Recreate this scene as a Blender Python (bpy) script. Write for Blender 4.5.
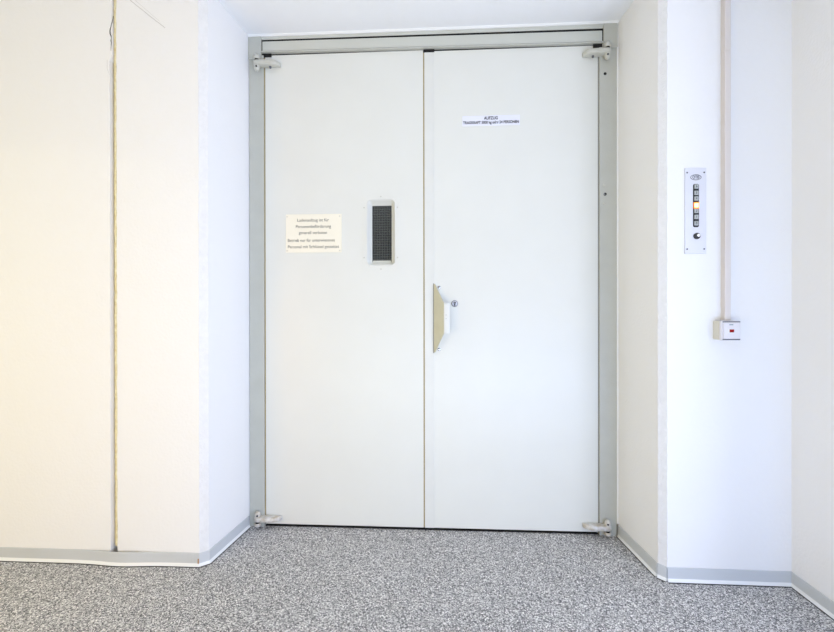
import bpy, bmesh, math, random
from mathutils import Vector, Matrix
for o in list(bpy.data.objects): bpy.data.objects.remove(o)
C = bpy.context.scene.collection
scn = bpy.context.scene
# ---------------------------------------------------------------- camera
cd = bpy.data.cameras.new('camera'); cam = bpy.data.objects.new('camera', cd); C.objects.link(cam)
cd.sensor_width = 36; cd.lens = 391.17 / 834 * 36; cd.clip_start = .02
F = Vector((-.04977933, .99875843, -.0019)).normalized()
R = F.cross(Vector((0, 0, 1))).normalized(); U = R.cross(F)
ro = .00125
R2 = R * math.cos(ro) - U * math.sin(ro); U2 = U * math.cos(ro) + R * math.sin(ro)
cam.matrix_world = Matrix(((R2.x, U2.x, -F.x, 0), (R2.y, U2.y, -F.y, -1.95585), (R2.z, U2.z, -F.z, 1.0767), (0, 0, 0, 1)))
scn.camera = cam
# ---------------------------------------------------------------- light
scn.view_settings.view_transform = 'Standard'; scn.view_settings.look = 'None'
scn.view_settings.exposure = 0.04; scn.view_settings.gamma = 1.0
scn.view_settings.use_curve_mapping = False
w = bpy.data.worlds.new('world'); scn.world = w; w.use_nodes = True
bg = w.node_tree.nodes['Background']; bg.inputs[0].default_value = (.8, .85, 1, 1); bg.inputs[1].default_value = .02
def area(name, loc, target, sx, sy, col, power, spread=180):
    l = bpy.data.lights.new(name, 'AREA'); l.shape = 'RECTANGLE'; l.size = sx; l.size_y = sy
    l.color = col; l.energy = power; l.spread = math.radians(spread)
    o = bpy.data.objects.new(name, l); C.objects.link(o); o.location = loc
    o.rotation_euler = (Vector(target) - Vector(loc)).to_track_quat('-Z', 'Y').to_euler(); return o
area('window_daylight', (2.6, -2.5, 1.0), (-.9, -.2, 1.0), 1.6, 2.0, (.79, .83, 1), 61)      # through the opening on the right
area('blue_daylight', (1.0, -2.6, .35), (-.3, 0, 1.0), 1.4, .6, (.27, .47, 1), 22)
area('warm_lamp_light', (-2.1, -2.5, .75), (-.6, 0, .7), 1.0, 1.2, (1, .56, .03), 15)
area('warm_side_light', (-3.0, -1.5, 1.0), (.9, -.1, 1.2), 1.4, 1.6, (.8, 1, .42), 5.6)
area('ceiling_fill', (-.1, -2.6, .3), (-.1, -1.2, 2.5), 2.0, 1.0, (.94, 1, .92), 26)  # added upward fill lamp to brighten the ceiling, no real source there
def spot(name, loc, target, col, power, ang, blend, r):
    l = bpy.data.lights.new(name, 'SPOT'); l.color = col; l.energy = power; l.spot_size = math.radians(ang)
    l.spot_blend = blend; l.shadow_soft_size = r
    o = bpy.data.objects.new(name, l); C.objects.link(o); o.location = loc
    o.rotation_euler = (Vector(target) - Vector(loc)).to_track_quat('-Z', 'Y').to_euler(); return o
spot('warm_downlight', (-1.9, -1.55, 2.46), (-1.9, -1.54, 0), (1, .86, .5), 2.6, 128, .10, .03)

# ---------------------------------------------------------------- materials
def new_mat(name):
    m = bpy.data.materials.new(name); m.use_nodes = True
    return m, m.node_tree.nodes, m.node_tree.links, m.node_tree.nodes['Principled BSDF']
def srgb(c): return tuple((x / 255 / 12.92 if x <= 10 else ((x / 255 + .055) / 1.055) ** 2.4) for x in c) + (1,)
def mat(name, col, rough=.6, metal=0, bump=0, bscale=60, var=0, vscale=6, spec=.5, col2=None, emit=None, es=1):
    m, N, L, P = new_mat(name); c = srgb(col)
    P.inputs['Base Color'].default_value = c; P.inputs['Roughness'].default_value = rough
    P.inputs['Metallic'].default_value = metal; P.inputs['Specular IOR Level'].default_value = spec
    tc = N.new('ShaderNodeTexCoord')
    nz = N.new('ShaderNodeTexNoise'); nz.inputs['Scale'].default_value = vscale; nz.inputs['Detail'].default_value = 6
    L.new(tc.outputs['Object'], nz.inputs['Vector'])
    cr = N.new('ShaderNodeValToRGB'); L.new(nz.outputs['Fac'], cr.inputs['Fac'])
    c2 = srgb(col2) if col2 else tuple(v * (1 - var) for v in c[:3]) + (1,)
    cr.color_ramp.elements[0].position = .3; cr.color_ramp.elements[1].position = .7
    cr.color_ramp.elements[0].color = c2; cr.color_ramp.elements[1].color = c
    L.new(cr.outputs['Color'], P.inputs['Base Color'])
    if bump:
        n2 = N.new('ShaderNodeTexNoise'); n2.inputs['Scale'].default_value = bscale; n2.inputs['Detail'].default_value = 4
        L.new(tc.outputs['Object'], n2.inputs['Vector'])
        b = N.new('ShaderNodeBump'); b.inputs['Strength'].default_value = bump; b.inputs['Distance'].default_value = .004
        L.new(n2.outputs['Fac'], b.inputs['Height']); L.new(b.outputs['Normal'], P.inputs['Normal'])
    if emit:
        P.inputs['Emission Color'].default_value = srgb(emit); P.inputs['Emission Strength'].default_value = es
    return m
M = {}
M['wall'] = mat('wall_paint', (242, 241, 240), .9, bump=.25, bscale=90, var=.012, vscale=3)
M['rear'] = mat('grey_rear_paint', (150, 152, 156), .9, var=.02)
M['plaster'] = mat('rough_plaster', (240, 239, 238), .9, bump=.9, bscale=170, var=.05, vscale=40)
M['ceil'] = mat('ceiling_paint', (240, 241, 243), .9, bump=.2, bscale=70, var=.015)
M['door'] = mat('door_enamel', (227, 227, 219), .38, bump=.06, bscale=35, var=.025, vscale=5)
M['strip'] = mat('strip_enamel', (225, 225, 218), .4, bump=.06, bscale=40, var=.05, vscale=8)
M['frame'] = mat('frame_enamel', (193, 193, 183), .4, bump=.12, bscale=120, var=.06, vscale=12)
M['hinge'] = mat('hinge_paint', (206, 204, 192), .38, bump=.25, bscale=60, var=.12, vscale=30)
M['hingeworn'] = mat('worn_hinge_metal', (232, 230, 226), .35, metal=.1, bump=.4, bscale=120, col2=(190, 178, 158), vscale=45)
M['rubber'] = mat('seal_brown', (172, 154, 104), .8, bump=.3, var=.2, vscale=40)
M['greyseal_shade'] = mat('seal_shade_grey', (150, 148, 138), .8, var=.1)
M['dark'] = mat('dark_gap', (16, 16, 15), .8)
M['shaft'] = mat('shaft_dark', (40, 42, 42), .9)
M['skirt'] = mat('grey_pvc', (206, 209, 211), .35, bump=.05, bscale=20, var=.03)
M['softlip'] = mat('toplit_pvc_lip', (242, 243, 242), .35, var=.02)  # soft lip paler than the skirting, light from above put into its colour
M['contactshade'] = mat('contact_shadow_grey', (60, 60, 60), .95)  # dark grey of the painted contact shadow under the skirting lip
M['foam'] = mat('old_joint_foam', (244, 236, 202), .95, bump=.8, bscale=140, col2=(226, 210, 162), vscale=50)
M['chrome'] = mat('chrome', (205, 206, 210), .18, metal=1)
M['satin'] = mat('satin_nickel', (214, 214, 222), .35, metal=.45)
M['steel'] = mat('brushed_plate', (226, 227, 234), .5, metal=.3, bump=.03, bscale=300, var=.03)
M['plate'] = mat('cream_sign_plate', (246, 240, 221), .3, metal=0, var=.02, bump=.02)
M['sticker'] = mat('white_sticker', (232, 233, 243), .35, var=.02)
M['ink'] = mat('black_ink', (30, 28, 30), .6)
M['signink'] = mat('dark_sign_ink', (52, 48, 46), .6)
M['inkgrey'] = mat('grey_engraving', (96, 98, 108), .5)
M['handle'] = mat('handle_warm_shade', (206, 200, 172), .35, bump=.2, bscale=200, var=.06, vscale=30)  # wing tone with the warm shade of its left-facing side painted in
M['button'] = mat('grey_button', (178, 182, 180), .35)
M['lit'] = mat('lit_button', (255, 190, 110), .4, emit=(255, 214, 150), es=2.6)
M['orange'] = mat('orange_lit_rim', (255, 140, 50), .4, emit=(255, 130, 40), es=1.0)
M['black'] = mat('black_plastic', (34, 34, 34), .4)
M['duct'] = mat('cream_pvc', (222, 214, 208), .45, bump=.05, var=.03)
M['box'] = mat('switch_box_plastic', (218, 214, 200), .4, var=.02)
M['cover'] = mat('switch_cover_plastic', (226, 223, 226), .35, var=.02)
M['red'] = mat('red_lens', (170, 8, 14), .15, var=.5, vscale=200)
M['caulk'] = mat('white_caulk', (240, 240, 238), .7)
M['inset'] = mat('frame_light', (205, 206, 196), .4, bump=.08, bscale=60, var=.04)

# wall paint of the left wall: same paint, a few hairline scratches and flakes near the top
def scratched():
    m, N, L, P = new_mat('scratched_wall_paint')
    base = srgb((242, 241, 240)); P.inputs['Roughness'].default_value = .9
    g = N.new('ShaderNodeTexCoord')
    sp = N.new('ShaderNodeSeparateXYZ'); L.new(g.outputs['Object'], sp.inputs[0])
    def mth(op, a, b=None, c=None):
        n = N.new('ShaderNodeMath'); n.operation = op
        for i, v in enumerate((a, b, c)):
            if v is None: continue
            if isinstance(v, (int, float)): n.inputs[i].default_value = v
            else: L.new(v, n.inputs[i])
        return n.outputs[0]
    tot = None
    nz = N.new('ShaderNodeTexNoise'); nz.inputs['Scale'].default_value = 9; L.new(g.outputs['Object'], nz.inputs['Vector'])
    wob = mth('MULTIPLY', mth('SUBTRACT', nz.outputs['Fac'], .5), .006)
    for (x0, z0, x1, z1, wd, st) in ((-1.3226, 2.4419, -1.1663, 2.3151, .0016, .35), (-1.30, 2.4419, -1.19, 2.345, .001, .2), (-1.4262, 2.187, -1.4268, 2.150, .001, .25), (-1.4268, 2.150, -1.4160, 2.122, .001, .25)):
        dx, dz = x1 - x0, z1 - z0; ln = math.hypot(dx, dz); dx /= ln; dz /= ln
        px = mth('SUBTRACT', sp.outputs['X'], x0); pz = mth('SUBTRACT', sp.outputs['Z'], z0)
        al = mth('ADD', mth('MULTIPLY', px, dx), mth('MULTIPLY', pz, dz))
        ac = mth('ABSOLUTE', mth('ADD', mth('SUBTRACT', mth('MULTIPLY', px, dz), mth('MULTIPLY', pz, dx)), wob))
        k = mth('MULTIPLY', mth('LESS_THAN', ac, wd), mth('MULTIPLY', mth('GREATER_THAN', al, 0), mth('LESS_THAN', al, ln)))
        k = mth('MULTIPLY', k, st); tot = k if tot is None else mth('MAXIMUM', tot, k)
    mx = N.new('ShaderNodeMix'); mx.data_type = 'RGBA'; L.new(tot, mx.inputs['Factor'])
    mx.inputs['A'].default_value = base; mx.inputs['B'].default_value = srgb((120, 112, 100))
    L.new(mx.outputs['Result'], P.inputs['Base Color'])
    n2 = N.new('ShaderNodeTexNoise'); n2.inputs['Scale'].default_value = 90; L.new(g.outputs['Object'], n2.inputs['Vector'])
    b = N.new('ShaderNodeBump'); b.inputs['Strength'].default_value = .25; b.inputs['Distance'].default_value = .004
    L.new(n2.outputs['Fac'], b.inputs['Height']); L.new(b.outputs['Normal'], P.inputs['Normal'])
    return m
M['wallL'] = scratched()

def carpet():
    m, N, L, P = new_mat('grey_flecked_carpet'); P.inputs['Roughness'].default_value = .98
    P.inputs['Specular IOR Level'].default_value = .1
    tc = N.new('ShaderNodeTexCoord')
    v = N.new('ShaderNodeTexVoronoi'); v.inputs['Scale'].default_value = 290; L.new(tc.outputs['Object'], v.inputs['Vector'])
    bw = N.new('ShaderNodeSeparateColor'); L.new(v.outputs['Color'], bw.inputs[0])
    n = N.new('ShaderNodeTexNoise'); n.inputs['Scale'].default_value = 130; n.inputs['Detail'].default_value = 8; n.inputs['Roughness'].default_value = .8
    L.new(tc.outputs['Object'], n.inputs['Vector'])
    mx = N.new('ShaderNodeMath'); mx.operation = 'MULTIPLY_ADD'; mx.inputs[1].default_value = .55
    L.new(bw.outputs[0], mx.inputs[0])
    s = N.new('ShaderNodeMath'); s.operation = 'MULTIPLY'; s.inputs[1].default_value = .55; L.new(n.outputs['Fac'], s.inputs[0])
    L.new(s.outputs[0], mx.inputs[2])
    cr = N.new('ShaderNodeValToRGB'); L.new(mx.outputs[0], cr.inputs['Fac'])
    e = cr.color_ramp.elements; e[0].position = .25; e[0].color = srgb((78, 78, 80)); e[1].position = .82; e[1].color = srgb((255, 253, 250))
    k = e.new(.52); k.color = srgb((164, 163, 163))
    L.new(cr.outputs['Color'], P.inputs['Base Color'])
    b = N.new('ShaderNodeBump'); b.inputs['Strength'].default_value = .5; b.inputs['Distance'].default_value = .004
    L.new(mx.outputs[0], b.inputs['Height']); L.new(b.outputs['Normal'], P.inputs['Normal'])
    return m
M['carpet'] = carpet()

def wired_glass():
    m, N, L, P = new_mat('wired_glass')
    tc = N.new('ShaderNodeTexCoord'); sp = N.new('ShaderNodeSeparateXYZ'); L.new(tc.outputs['Object'], sp.inputs[0])
    def mth(op, a, b=None):
        n = N.new('ShaderNodeMath'); n.operation = op
        for i, q in enumerate((a, b)):
            if q is None: continue
            if isinstance(q, (int, float)): n.inputs[i].default_value = q
            else: L.new(q, n.inputs[i])
        return n.outputs[0]
    def lines(o, off): return mth('LESS_THAN', mth('FRACT', mth('DIVIDE', mth('ADD', o, off), .0128)), .13)
    g = mth('MAXIMUM', lines(sp.outputs['X'], 5.0), lines(sp.outputs['Z'], 5.0))
    P.inputs['Base Color'].default_value = srgb((62, 64, 62)); P.inputs['Roughness'].default_value = .08
    P.inputs['Alpha'].default_value = .72
    d = N.new('ShaderNodeBsdfDiffuse'); d.inputs[0].default_value = srgb((98, 100, 96))
    mx = N.new('ShaderNodeMixShader'); L.new(g, mx.inputs[0]); L.new(P.outputs[0], mx.inputs[1]); L.new(d.outputs[0], mx.inputs[2])
    L.new(mx.outputs[0], N['Material Output'].inputs['Surface'])
    return m
M['wired'] = wired_glass()

# ---------------------------------------------------------------- helpers
def link(name, bm, m, parent=None, smooth=False, bevel=0, seg=2, recalc=True):
    if recalc: bmesh.ops.recalc_face_normals(bm, faces=bm.faces)
    me = bpy.data.meshes.new(name); bm.to_mesh(me); bm.free()
    me.materials.append(m if not isinstance(m, str) else M[m])
    o = bpy.data.objects.new(name, me); C.objects.link(o)
    if smooth:
        for p in me.polygons: p.use_smooth = True
    if bevel:
        b = o.modifiers.new('bevel', 'BEVEL'); b.width = bevel; b.segments = seg; b.limit_method = 'ANGLE'; b.angle_limit = math.radians(40)
        for p in me.polygons: p.use_smooth = True
        wn = o.modifiers.new('wn', 'WEIGHTED_NORMAL'); wn.keep_sharp = True
    if parent: o.parent = parent; o.matrix_parent_inverse = Matrix.Translation(parent.location).inverted()
    return o
def tag(o, label=None, cat=None, group=None, kind=None):
    if label: o['label'] = label
    if cat: o['category'] = cat
    if group: o['group'] = group
    if kind: o['kind'] = kind
    return o
def empty(name, loc, *a, **k):
    o = bpy.data.objects.new(name, None); C.objects.link(o); o.location = loc; o.empty_display_size = .05
    return tag(o, *a, **k)
def box(bm, x0, x1, y0, y1, z0, z1):
    v = [bm.verts.new(p) for p in ((x0, y0, z0), (x1, y0, z0), (x1, y1, z0), (x0, y1, z0), (x0, y0, z1), (x1, y0, z1), (x1, y1, z1), (x0, y1, z1))]
    for f in ((0, 3, 2, 1), (4, 5, 6, 7), (0, 1, 5, 4), (1, 2, 6, 5), (2, 3, 7, 6), (3, 0, 4, 7)): bm.faces.new([v[i] for i in f])
def bx(*a):
    bm = bmesh.new(); box(bm, *a); return bm
def loft(rings, cap0=True, cap1=True, bm=None):
    bm = bm or bmesh.new(); rs = [[bm.verts.new(p) for p in r] for r in rings]; n = len(rs[0])
    for a, b in zip(rs, rs[1:]):
        for i in range(n): bm.faces.new((a[i], a[(i + 1) % n], b[(i + 1) % n], b[i]))
    if cap0: bm.faces.new(rs[0])
    if cap1: bm.faces.new(rs[-1])
    return bm
def rrect(cx, cz, w_, h_, r, y, n=6):
    out = []
    for (sx, sz, a0) in ((1, 1, 0), (-1, 1, 90), (-1, -1, 180), (1, -1, 270)):
        for k in range(n + 1):
            a = math.radians(a0 + 90 * k / n)
            out.append((cx + sx * (w_ / 2 - r) + r * math.cos(a), y, cz + sz * (h_ / 2 - r) + r * math.sin(a)))
    return out
def cyl(bm, c, r, axis, a0, a1, n=24, r1=None):
    r1 = r if r1 is None else r1; rg = []
    for t, rr in ((a0, r), (a1, r1)):
        q = []
        for k in range(n):
            a = 2 * math.pi * k / n; u, v = rr * math.cos(a), rr * math.sin(a)
            q.append((c[0] + u, t, c[1] + v) if axis == 'y' else (c[0] + u, c[1] + v, t))
        rg.append(q)
    return loft(rg, bm=bm)
def lathe(c, prof, axis, n=24, bm=None):          # prof: (radius, t); ends capped
    rg = []
    for rr, t in prof:
        q = []
        for k in range(n):
            a = 2 * math.pi * k / n; u, v = rr * math.cos(a), rr * math.sin(a)
            q.append((c[0] + u, t, c[1] + v) if axis == 'y' else (c[0] + u, c[1] + v, t))
        rg.append(q)
    return loft(rg, bm=bm)
def screw(x, y, z, r, m='chrome', parent=None, name='screw'):
    bm = lathe((x, z), [(r, y), (r, y - .0012), (r * .7, y - .0026), (r * .25, y - .0028)], 'y', 14)
    o = link(name, bm, m, parent, smooth=True); return o
def text(body, x, y, z, size, m, parent, name='lettering', align='CENTER', sx=1.0, width=None, bold=0):
    cu = bpy.data.curves.new('t', 'FONT'); cu.body = body; cu.size = size; cu.align_x = align; cu.align_y = 'CENTER'
    cu.extrude = .0002; cu.offset = bold
    t = bpy.data.objects.new('t', cu); C.objects.link(t); bpy.context.view_layer.update()
    me = bpy.data.meshes.new_from_object(t.evaluated_get(bpy.context.evaluated_depsgraph_get()))
    bpy.data.objects.remove(t)
    xs = [v.co.x for v in me.vertices]
    if width: sx = width / (max(xs) - min(xs))
    me.transform(Matrix.Translation((x, y, z)) @ Matrix.Rotation(math.pi / 2, 4, 'X') @ Matrix.Diagonal((sx, 1, 1, 1)))
    me.name = name; me.materials.clear(); me.materials.append(M[m])
    o = bpy.data.objects.new(name, me); C.objects.link(o)
    o.parent = parent; o.matrix_parent_inverse = Matrix.Translation(parent.location).inverted()
    return o
rnd = random.Random(4)

# ---------------------------------------------------------------- room shell
ZC = 2.5
tag(link('floor', bx(-3.2, 4.0, -5.0, .02, -.06, 0), 'carpet'), 'grey flecked carpet floor in front of the lift doors', 'floor', kind='structure')
tag(link('ceiling', bx(-3.2, 4.0, -5.0, .16, ZC, ZC + .1), 'ceil'), 'pale ceiling over the door recess', 'ceiling', kind='structure')
zs = [ZC * k / 110 for k in range(111)]
def chip(z): return .016 * math.exp(-((z - 2.285) / .035) ** 2)
eL = [-1.4155 + (.0110 if z > 2.2 else 0) + rnd.uniform(-.0012, .0012) for z in zs]
eR = [-1.385 + rnd.uniform(-.0014, .0014) for z in zs]
tag(link('wall_far_left', loft([[(-3.2, -.325, z), (e, -.325, z), (e, .16, z), (-3.2, .16, z)] for z, e in zip(zs, eL)]), 'wallL'),
    'cream lit wall left of the vertical expansion joint', 'wall', kind='structure')
tag(link('wall_left', loft([[(e, .16, z), (e, -.325, z), (-1.018, -.325, z), (-.990, -.303, z), (-.9545, .0, z), (-.9545, .16, z)] for z, e in zip(zs, eR)]), 'wallL'),
    'cream wall between expansion joint and lift door recess', 'wall', kind='structure')
# thin rough plaster bead on both recess corners
tag(link('trim_2', loft([[(-1.0185 + rnd.uniform(-.0012, .0012), -.3262, z), (-.9895, -.3038 + rnd.uniform(-.0005, .0005), z), (-.993, -.300, z), (-1.018, -.320, z)] for z in [.056 + (ZC - .056) * k / 140 for k in range(141)]]), 'plaster'),
    'rough plastered corner bead left of the recess', 'corner bead', kind='structure')
tag(link('trim_3', loft([[(.9065, -.3036, z), (.9305 + rnd.uniform(-.0012, .0012), -.3282, z), (.930, -.322, z), (.910, -.300, z)] for z in [.056 + (ZC - .056) * k / 140 for k in range(141)]]), 'plaster'),
    'rough plastered corner bead right of the recess', 'corner bead', kind='structure')
tag(link('wall_right', loft([[(.8835, .16, z), (.8835, 0, z), (.907, -.303, z), (.930, -.327, z), (1.41, -.330, z), (1.41, .16, z)] for z in (0, ZC)]), 'wall'),
    'white wall with lift controls right of the recess', 'wall', kind='structure')
tag(link('wall_side', bx(1.409, 1.52, -.95, .16, 0, ZC), 'wall'), 'plain grey-white side wall at the right edge', 'wall', kind='structure')
tag(link('wall_outer_left', bx(-3.32, -3.2, -5.0, .16, 0, ZC), 'wall'), 'white side wall outside the view', 'wall', kind='structure')
tag(link('wall_return', bx(1.5205, 4.0, -.95, -.83, 0, ZC), 'wall'), 'white wall round the corner outside the view', 'wall', kind='structure')
tag(link('wall_outer_right', bx(4.0, 4.12, -5.0, .16, 0, ZC), 'rear'), 'grey far right wall outside the view', 'wall', kind='structure')
tag(link('wall_rear', bx(-3.32, 4.12, -5.12, -5.0, 0, ZC), 'rear'), 'grey rear wall outside the view', 'wall', kind='structure')
# dark lift shaft front behind the doors
tag(link('wall_back', bx(-1.3, 1.2, .40, .45, -.05, ZC), 'shaft'), 'dark lift shaft wall behind the doors', 'wall', kind='structure')

# foam in the joint
rg = []
for k in range(261):
    z = .075 + (ZC - .08) * k / 260; j = lambda a: rnd.uniform(-a, a)
    fl = -.006 if z > 2.2 else 0
    rg.append([(-1.4195, -.240, z), (-1.4195, -.302, z), (-1.404 + j(.0012), -.3065 + j(.001), z), (-1.4000 + j(.0015), -.319 + j(.0015) , z), (-1.393 + j(.002), -.3235 + j(.002), z), (-1.3865, -.322 + j(.002), z), (-1.382, -.240, z)])
# the joint's ragged filling is one strip
tag(link('joint_filler', loft(rg), 'foam', smooth=True), 'ragged yellowed foam strip filling the vertical joint in the left wall', 'joint filler')
# dark torn crack beside the joint near the ceiling
pts = [(2.374, -1.3975), (2.358, -1.4010), (2.3415, -1.4063), (2.330, -1.4085), (2.320, -1.4120), (2.3087, -1.4130), (2.298, -1.4120), (2.289, -1.4080), (2.281, -1.4070), (2.270, -1.4085), (2.259, -1.4070), (2.245, -1.4080), (2.226, -1.4090)]
wd = [.0005, .0008, .0014, .0014, .0022, .0026, .003, .003, .001, .0026, .0022, .0012, .0004]
tag(link('plaster_crack', loft([[(x - w_ * .7, -.3257, z), (x + w_ * .7, -.3262, z), (x + w_ * .7, -.3245, z), (x - w_ * .7, -.3245, z)] for (z, x), w_ in zip(pts, wd)][::-1]), 'dark'),
    'dark torn crack beside the wall joint near the ceiling', 'crack')

# baseboards
def skirting(name, path, label, side=1, zt=.057):
    def sweep(prof):
        rgs = []
        for i, p in enumerate(path):
            p = Vector(p); d = []
            if i: d.append((p - Vector(path[i - 1])).normalized())
            if i < len(path) - 1: d.append((Vector(path[i + 1]) - p).normalized())
            t = sum(d, Vector((0, 0))).normalized(); n = Vector((t.y, -t.x)) * side
            sc = 1 / max(.5, n.dot(Vector((d[0].y, -d[0].x)) * side))
            rgs.append([(p.x + n.x * o * sc, p.y + n.y * o * sc, z) for o, z in prof])
        return loft(rgs)
    o = tag(link(name, sweep([(0, zt), (.0035, zt), (.0042, zt - .003), (.0042, .014), (0, .014)]), 'skirt'), label, 'baseboard', kind='structure')
    tag(link('soft_lip', sweep([(0, .014), (.0042, .014), (.0055, .010), (.0095, .0045), (.0110, .003), (.0100, .002), (0, .002)]), 'softlip', o), 'soft lip, paler for painted top light')
    link('skirting_shadow', sweep([(0, .0018), (.0135, .0012), (.0135, 0), (0, 0)]), 'contactshade', o)  # dark strip drawn as contact shadow along the skirting foot
    return o
lp = []
for k in range(61):
    x = -3.19 + (3.19 - 1.045) * k / 60
    lp.append((x, -.3255 - .011 * math.exp(-((x + 1.36) / .11) ** 2)))
skirting('baseboard_left', lp, 'grey vinyl baseboard along the cream left wall')
skirting('baseboard_recess_left', [(-1.044, -.3255), (-1.018, -.3255), (-.9895, -.3035), (-.9555, -.012)], 'grey vinyl baseboard bending round the left recess corner')
skirting('baseboard_recess_right', [(.8828, -.012), (.9062, -.3032)], 'grey vinyl baseboard inside the right recess side')
skirting('baseboard_corner', [(.9068, -.3038), (.9296, -.3275)], 'short pale baseboard piece on the right recess corner', zt=.058)
skirting('baseboard_right', [(.9304, -.3278), (1.4088, -.3305)], 'grey vinyl baseboard below the lift controls')
skirting('baseboard_side', [(1.4085, -.335), (1.4085, -.95)], 'grey vinyl baseboard along the right side wall')
tag(link('trim_4', bx(-1.0225, -1.0180, -.3325, -.3258, .014, .034), mat('brown_residue', (190, 150, 110), .8, var=.3, vscale=90)), 'brown glue mark at a baseboard seam', 'mark', kind='structure')

# ---------------------------------------------------------------- door frame
fr = empty('door_frame', (0, 0, 0), 'grey painted steel frame around the double lift door', 'door frame', kind='structure')
XL, XR = -.8735, .7915
link('jamb', bx(-.9530, XL - .003, -.006, .10, 0, 2.4), 'frame', fr, bevel=.0015)
link('jamb', bx(XR + .003, .8765, -.006, .10, 0, 2.4), 'frame', fr, bevel=.0015)
def sl(x): return 2.4085 - (x + .8735) / 1.665 * .012     # underside of the header, slightly out of level
def bar(x0, x1, y0, y1, a0, b0, a1, b1):                   # a: z at x0 (low, high), b: at x1
    return loft([[(x0, y0, a0), (x0, y1, a0), (x0, y1, b0), (x0, y0, b0)], [(x1, y0, a1), (x1, y1, a1), (x1, y1, b1), (x1, y0, b1)]])
bm = bar(-.9545, -.8875, -.012, .10, 2.378, 2.4920, 2.378, 2.4920)
link('header_end', bm, 'frame', fr, bevel=.002)
link('header_end', bar(.8130, .8790, -.012, .10, 2.374, 2.4920, 2.374, 2.4920), 'frame', fr, bevel=.002)
link('header_rail', bar(-.8875, .8130, -.0065, .10, 2.4785, 2.4915, 2.4735, 2.4915), 'inset', fr, bevel=.0008)
link('header_groove', bar(-.8874, .8129, -.0030, .10, 2.412, 2.4785, 2.400, 2.4735), 'dark', fr)
link('header_panel', bar(-.8840, .8085, -.004, .005, 2.4240, 2.4710, 2.4125, 2.4640), 'inset', fr, bevel=.0015)
link('header_ledge', loft([[(x, -.014, a), (x, -.014, a + .004), (x, -.004, a + .015), (x, .02, a + .015), (x, .02, a)] for x, a in ((-.8874, 2.4095), (.8129, 2.3980))]), 'frame', fr, bevel=.0008)
link('header_gap', bar(-.8874, .8129, .004, .10, 2.402, 2.412, 2.390, 2.400), 'dark', fr)
link('seam_seal', bx(XL - .003, XL + .003, .0015, .10, .014, 2.4), 'rubber', fr); link('seam_seal', bx(XR - .003, XR + .003, .0015, .10, .014, 2.395), 'greyseal_shade', fr)
tag(link('sill', bx(-.875, .793, .004, .10, .0, .004), 'dark', fr), 'dark threshold strip')
# holes and fixings in the right jamb
for z in (2.2513, 1.6656):
    o = link('fixing_hole', lathe((.8212, z), [(.0072, -.006), (.0072, -.0068), (.0055, -.0072)], 'y', 16), 'dark', fr)
screw(.8158, -.006, 1.7095, .006, 'hinge', fr); screw(.8158, -.006, 1.619, .0065, 'hinge', fr)
screw(.8190, -.006, 1.6650, .003, 'chrome', fr)
tag(link('trim_1', loft([[(x, -.0125, 2.4918), (x, .1, 2.4918), (x, .1, 2.5), (x, -.018, 2.5)] for x in (-.9545, .8835)]), 'caulk'), 'white caulk line between ceiling and door header', 'caulk line', kind='structure')
tag(link('trim_5', bx(.8764, .8834, -.0085, .05, .06, 2.49), 'caulk'), 'white caulk line right of the door frame', 'caulk line', kind='structure')

# ---------------------------------------------------------------- door leaves
def grid_panel(xs, zs_, hole, y0, y1):
    bm = bmesh.new()
    for i in range(len(xs) - 1):
        for j in range(len(zs_) - 1):
            if (i, j) in hole: continue
            for y in (y0, y1):
                bm.faces.new([bm.verts.new(p) for p in ((xs[i], y, zs_[j]), (xs[i + 1], y, zs_[j]), (xs[i + 1], y, zs_[j + 1]), (xs[i], y, zs_[j + 1]))])
    X0, X1, Z0, Z1 = xs[0], xs[-1], zs_[0], zs_[-1]
    def wallq(a, b):
        bm.faces.new([bm.verts.new(p) for p in ((a[0], y0, a[1]), (b[0], y0, b[1]), (b[0], y1, b[1]), (a[0], y1, a[1]))])
    for a, b in (((X0, Z0), (X1, Z0)), ((X1, Z0), (X1, Z1)), ((X1, Z1), (X0, Z1)), ((X0, Z1), (X0, Z0))): wallq(a, b)
    if hole:
        a0, a1, b0, b1 = xs[1], xs[2], zs_[1], zs_[2]
        for a, b in (((a0, b0), (a1, b0)), ((a1, b0), (a1, b1)), ((a1, b1), (a0, b1)), ((a0, b1), (a0, b0))): wallq(a, b)
    bmesh.ops.remove_doubles(bm, verts=bm.verts, dist=1e-5)
    return bm
SX = -.0625
d1 = empty('door_1', (XL, .02, 0), 'left leaf of the white lift door with narrow wired window', 'door', kind='structure')
d2 = empty('door_2', (XR, .02, 0), 'right leaf of the white lift door with pull handle', 'door', kind='structure')
link('door_leaf', grid_panel([XL + .003, -.345, -.211, SX - .0028], [.014, 1.332, 1.653, 2.4005], [(1, 1)], 0, .05), 'door', d1)
link('door_leaf', grid_panel([SX + .0028, XR - .003], [.014, 2.3940], [], 0, .05), 'door', d2)
link('edge_seal', bx(SX - .0028, SX + .0028, .0012, .055, .016, 2.39), 'rubber', d1)
# overlapping strip on the right leaf, with the short black gap above it
link('meeting_strip', bx(SX + .003, -.0115, -.003, 0, .014, 2.3875), 'strip', d2, bevel=.0012)
link('strip_gap', bx(SX - .001, -.009, -.0022, .003, 2.3885, 2.4035), 'dark', d2)
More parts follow.
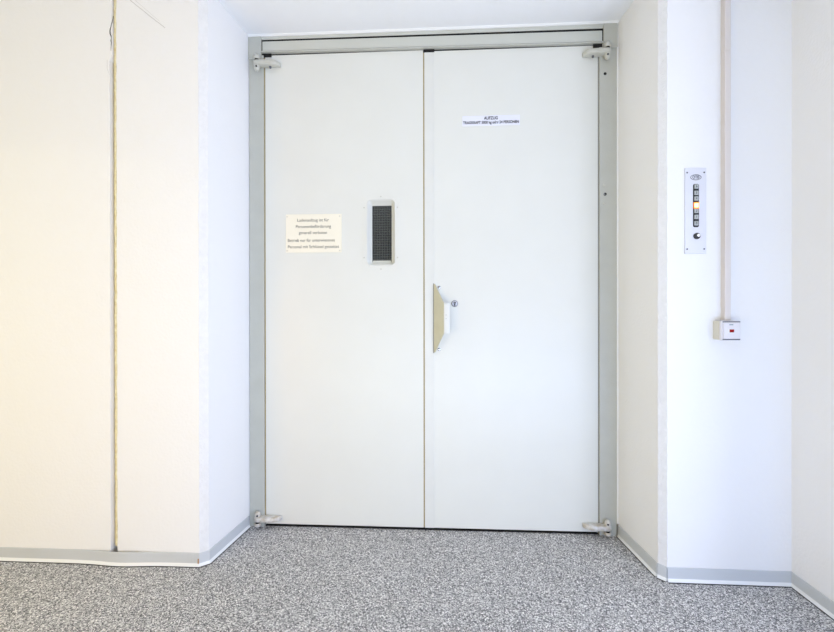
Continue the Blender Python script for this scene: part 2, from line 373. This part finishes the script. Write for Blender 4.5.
# vision panel
cx, cz = -.2782, 1.4925
pf = link('vision_frame', loft([
    rrect(-.2788, 1.4908, .1825, .3741, .001, 0), rrect(-.2788, 1.4908, .1825, .3741, .001, -.0028),
    rrect(cx, cz, .1500, .3380, .026, -.0028), rrect(cx, cz, .1470, .3350, .025, -.0048), rrect(cx, cz, .1430, .3310, .024, -.0048),
    rrect(cx + .0, cz, .1385, .3265, .022, -.0020), rrect(cx + .001, cz - .002, .1080, .2980, .009, .024),
    rrect(cx + .001, cz - .002, .1040, .2940, .007, .0235), rrect(cx + .001, cz - .002, .1000, .2900, .004, .026), rrect(cx + .001, cz - .002, .0990, .2890, .003, .031)], False, False), 'door', d1)
gl = link('glass_pane', bx(cx - .053, cx + .055, .030, .035, cz - .15, cz + .146), 'wired', pf); tag(gl, 'dark wired glass')
tag(link('glazing_bar', bx(cx - .046, cx + .047, .0265, .0298, cz - .1465, cz - .137), 'inset', pf), 'pale strip at the foot of the glass')
for sxz in ((-.2782, 1.673), (-.2782, 1.309), (-.3635, 1.6178), (-.3635, 1.3664), (-.1945, 1.6178), (-.1945, 1.3664)): screw(sxz[0], -.0026, sxz[1], .0035, 'hinge', pf)
# pull handle: mounting flange, slanted wing, grip lip
hd = link('pull_handle', bx(-.0120, .0205, -.0030, 0, .896, 1.227), 'door', d2, bevel=.001)
link('shaded_edge', bx(-.0165, -.0122, -.0075, 0, .888, 1.235), M['greyseal_shade'], hd, bevel=.001)  # flange edge in grey, painting the shade on the handle's left side
def wing_ring(t):                                          # t 0..1 from door to tip; returns x, y, zlo, zhi
    x = -.0125 + .0505 * t; y = -.003 - .045 * t
    cut = .004 * min(1, t / .17) + .095 * (max(0, (t - .17) / .83)) ** .92
    return x, y, .889 + cut, 1.234 - cut
bm = bmesh.new(); T = [k / 10 for k in range(11)]
th = Vector((-.0022, -.0022)); rings = []
for t in T:
    x, y, a, b = wing_ring(t); rings.append([(x, y, a), (x, y, b), (x + th.x, y + th.y, b), (x + th.x, y + th.y, a)])
link('wing', loft(rings), 'handle', hd)
x, y, a, b = wing_ring(1)
rings = [[(x - .003, y - .0035, a), (x - .003, y - .0035, b), (x + .001, y, b), (x + .001, y, a)],
         [(x + .003, y - .0065, a), (x + .003, y - .0065, b), (x + .004, y - .002, b), (x + .004, y - .002, a)],
         [(x + .022, y - .0055, a + .001), (x + .022, y - .0055, b - .001), (x + .021, y - .001, b - .001), (x + .021, y - .001, a + .001)],
         [(x + .027, y - .001, a + .002), (x + .027, y - .001, b - .002), (x + .024, y + .003, b - .002), (x + .024, y + .003, a + .002)]]
lip = link('grip_lip', loft(rings), 'strip', hd, bevel=.001)
for z in (1.078, 1.060): link('rivet', lathe((x + .008, z), [(.0016, y - .0055), (.0016, y - .0072)], 'y', 10), 'inkgrey', lip)
for z in (1.2161, .9066): screw(.0130, -.003, z, .0078, 'chrome', hd)
# lock
lk = link('lock_escutcheon', lathe((.0906, 1.135), [(.0170, 0), (.0170, -.002), (.0150, -.0035), (.0105, -.0035), (.0100, -.002)], 'y', 32), 'chrome', d2, smooth=False)
link('lock_face', lathe((.0906, 1.135), [(.0128, -.003), (.0128, -.0042), (.0118, -.0046)], 'y', 28), 'satin', lk)
bm = lathe((.0906, 1.1385), [(.0056, -.004), (.0056, -.0056), (.005, -.006)], 'y', 20); box(bm, .0906 - .0034, .0906 + .0034, -.0056, -.004, 1.1235, 1.136)
link('lock_cylinder', bm, 'black', lk)
link('keyway', bx(.0898, .0914, -.0068, -.006, 1.1325, 1.1425), 'satin', lk)

# pivot hinges
def hinge(parent, side, top, worn):
    """side +1: arm runs to +x from the pin (left leaf); top: upper hinge or lower"""
    px = -.9030 if side > 0 else .8245
    m = 'hingeworn' if worn else 'hinge'
    zc = 2.3465 if top else .0490
    h = link('hinge_arm', arm_bm(px, side, zc, .115 if side > 0 else .111), m, parent, smooth=True)
    d = -1 if top else 1                                    # towards the barrel end
    c = (px, -.025)
    link('pin_cap', lathe(c, [(.0150, zc - d * .0205), (.0158, zc - d * .0225), (.0155, zc - d * .034), (.012, zc - d * (.044 if top else .0365)), (.004, zc - d * (.0465 if top else .0370))], 'z', 20), m, h, smooth=True)
    link('pin', lathe(c, [(.0100, zc - d * .010), (.0100, zc - d * .0215)], 'z', 16), 'dark', h)
    b_ = link('barrel', lathe(c, [(.0140, zc), (.0145, zc + d * .017), (.0142, zc + d * .025), (.0120, zc + d * .032), (.0075, zc + d * .0365), (.002, zc + d * .038)], 'z', 20), m, h, smooth=True)
    link('socket', lathe((px + side * .0035, zc + d * .0215), [(.0046, -.0365), (.0044, -.0398), (.0038, -.0400)], 'y', 12), 'dark', b_)
    link('set_screw', lathe((px + side * (.066 if top else .044), -.016), [(.0055, zc + (-.013)), (.0055, zc - .0185), (.004, zc - .021)], 'z', 12), 'inkgrey' if top else m, h)
    return h
def arm_bm(px, s, zc, L_):
    rg = []
    prof = [(-.0165, .008, .020), (-.014, .0135, .034), (0, .0125, .042), (.02, .0125, .042), (.055, .0122, .041), (.080, .0122, .039), (L_ - .020, .0118, .034), (L_ - .009, .0108, .024), (L_ - .002, .0105, .014), (L_, .009, .006)]
    for dx, hz, dy in prof:
        q = []
        for k in range(16):
            a = 2 * math.pi * k / 16; cu, cv = math.cos(a), math.sin(a)
            u = math.copysign(abs(cu) ** .5, cu); v = math.copysign(abs(cv) ** .5, cv)
            q.append((px + s * dx, -.0008 - dy / 2 + u * (dy / 2), zc + v * hz))
        rg.append(q)
    return loft(rg)
hinge(d1, 1, True, False); hinge(d1, 1, False, True); hinge(d2, -1, True, False); hinge(d2, -1, False, True)
# black shadow gap plates beside the top hinges
link('pivot_slot', bx(XL - .012, XL + .036, -.005, .004, 2.392, 2.4075), 'dark', fr)
link('pivot_slot', bx(XR - .026, XR + .016, -.0065, .004, 2.381, 2.3975), 'dark', fr)

# ---------------------------------------------------------------- signs
sx0, sx1, sz0, sz1 = -.7643, -.4780, 1.3958, 1.5895
sg = empty('notice_sign', (-.621, -.001, sz0), 'cream metal notice plate with five lines of German text, left of the small window', 'sign')
link('plate', bx(sx0, sx1, -.0022, 0, sz0, sz1), 'plate', sg, bevel=.0006)
PX = lambda px: -.7643 + (px - 286) * (.2863 / 55.7)
PZ = lambda py: 1.5902 - (py - 214.5) * (.1944 / 37.7)
for body, a, b, py in (('Ladenaufzug ist für', 297.5, 329, 220.6), ('Personenbeförderung', 296, 331, 226.8), ('generell verboten', 299.2, 327.2, 232.9), ('Betrieb nur für unterwiesenes', 288, 334.8, 240.4), ('Personal mit Schlüssel gestattet', 288, 339, 246.7)):
    text(body, PX((a + b) / 2), -.0026, PZ(py), .0215, 'signink', sg, width=PX(b) - PX(a), bold=-.0001)
for x in (sx0 + .006, sx1 - .009):
    for z in (sz0 + .009, sz1 - .012): screw(x, -.0022, z, .0028, 'hinge', sg)
s2 = empty('capacity_sign', (.2705, -.001, 2.0145), 'narrow white capacity label with two lines of black capitals, high on the right leaf', 'sign')
link('plate', bx(.1293, .4117, -.0018, 0, 2.0150, 2.0655), 'sticker', s2, bevel=.0004)
text('AUFZUG', .2705, -.0022, 2.0520, .021, 'ink', s2, width=.068, bold=.0006)
text('TRAGKRAFT 5000 kg oder 24 PERSONEN', .2705, -.0022, 2.0310, .0195, 'ink', s2, width=.274, bold=.0005)

# ---------------------------------------------------------------- lift control panel
WY = -.3285
cp = empty('lift_control_panel', (1.0385, WY, 1.3225), 'narrow steel lift control plate with column of seven buttons on the right wall', 'control panel')
link('face_plate', bx(.9975, 1.0800, WY - .004, WY + .002, 1.3225, 1.6663), 'steel', cp, bevel=.001)
bt = link('button_strip', loft([rrect(1.0395, 1.5150, .0225, .1730, .006, y) for y in (WY - .0035, WY - .0055)]), 'black', cp, bevel=.0006)
def pz(py): return 1.6663 - (py - 168.4) * (.3423 / 85.1)
for i, (py, g) in enumerate(((187.2, '6'), (193.5, '5'), (199.1, '4'), (205.9, '3'), (211.4, '2'), (217.4, '1'), (223.8, '0'))):
    z = pz(py)
    b = link('lift_button', bx(1.0395 - .0075, 1.0395 + .0080, WY - .0082, WY - .005, z - .0085, z + .0085), 'lit' if i == 3 else 'button', cp, bevel=.0012)
    if i == 3:
        tag(b, 'lit orange button'); link('lit_rim', bx(1.0395 - .0098, 1.0395 + .0103, WY - .0072, WY - .005, z - .0125, z + .0125), 'orange', b)
    text(g, 1.0395, WY - .0085, z, .0125, 'lit' if i == 3 else 'ink', b, name='marking')
tag(link('key_switch', lathe((1.0422, 1.3927), [(.0125, WY - .004), (.0125, WY - .009), (.011, WY - .010), (.0075, WY - .010)], 'y', 24), 'black', cp), 'round black key switch')
link('switch_core', lathe((1.0440, 1.3940), [(.0068, WY - .0095), (.0068, WY - .0135), (.0055, WY - .015)], 'y', 18), 'chrome', cp)
ring = []
for k in range(40):
    a = 2 * math.pi * k / 40; ring.append(a)
bm = bmesh.new()
lo = [[(1.0394 + (.0205 + o) * math.cos(a), WY - .004 - d, 1.6285 + (.0105 + o) * math.sin(a)) for a in ring] for o, d in ((.0010, 0), (.0010, .0006), (-.0012, .0006), (-.0012, 0))]
link('maker_emblem', loft(lo, False, False, bm), 'inkgrey', cp)
text('OTIS', 1.0394, WY - .0043, 1.6285, .0165, 'inkgrey', cp, name='emblem_lettering', width=.027, bold=.0005)
for x in (1.0055, 1.0715):
    screw(x, WY - .0035, 1.6475, .0032, 'inkgrey', cp); screw(x, WY - .0035, 1.3410, .0032, 'inkgrey', cp)

# ---------------------------------------------------------------- cable duct and switch box
dc = empty('cable_duct', (1.147, WY, 1.054), 'vertical cream cable duct running from the ceiling to the switch box', 'cable duct')
for z0, z1 in ((1.0545, 2.1195), (2.1205, 2.4995)):
    link('duct_base', bx(1.1385, 1.1590, WY - .0165, WY + .002, z0, z1), 'duct', dc)
    link('duct_cover', bx(1.1375, 1.1600, WY - .0245, WY - .0155, z0, z1), 'duct', dc, bevel=.0012)
sb = empty('switch_box', (1.143, WY, .983), 'small square surface switch box with red indicator below the cable duct', 'switch')
link('back_box', bx(1.1085, 1.1760, WY - .034, WY + .002, .9780, 1.0535), 'box', sb, bevel=.004, seg=3)
cv = link('cover_frame', bx(1.1080, 1.1785, WY - .0465, WY - .0345, .9765, 1.0545), 'cover', sb, bevel=.003, seg=3)
link('rocker_plate', bx(1.1140, 1.1775, WY - .0505, WY - .0460, .9835, 1.0475), 'cover', sb, bevel=.0015)
link('edge_strip', bx(1.1130, 1.1775, WY - .0490, WY - .046, 1.0477, 1.0515), 'inkgrey', sb); link('edge_strip', bx(1.1130, 1.1775, WY - .0490, WY - .046, .9790, .9832), 'inkgrey', sb)
ind = link('indicator_bezel', bx(1.1315, 1.1535, WY - .0520, WY - .0500, 1.0050, 1.0225), 'caulk', sb, bevel=.0008)
tag(link('indicator_lens', bx(1.1350, 1.1515, WY - .0535, WY - .0515, 1.0085, 1.0205), 'red', ind, bevel=.0005), 'dark red lens')
link('marking', bx(1.1350, 1.1500, WY - .0510, WY - .0503, 1.0365, 1.0400), mat('faint_marking', (130, 150, 160), .6), sb)
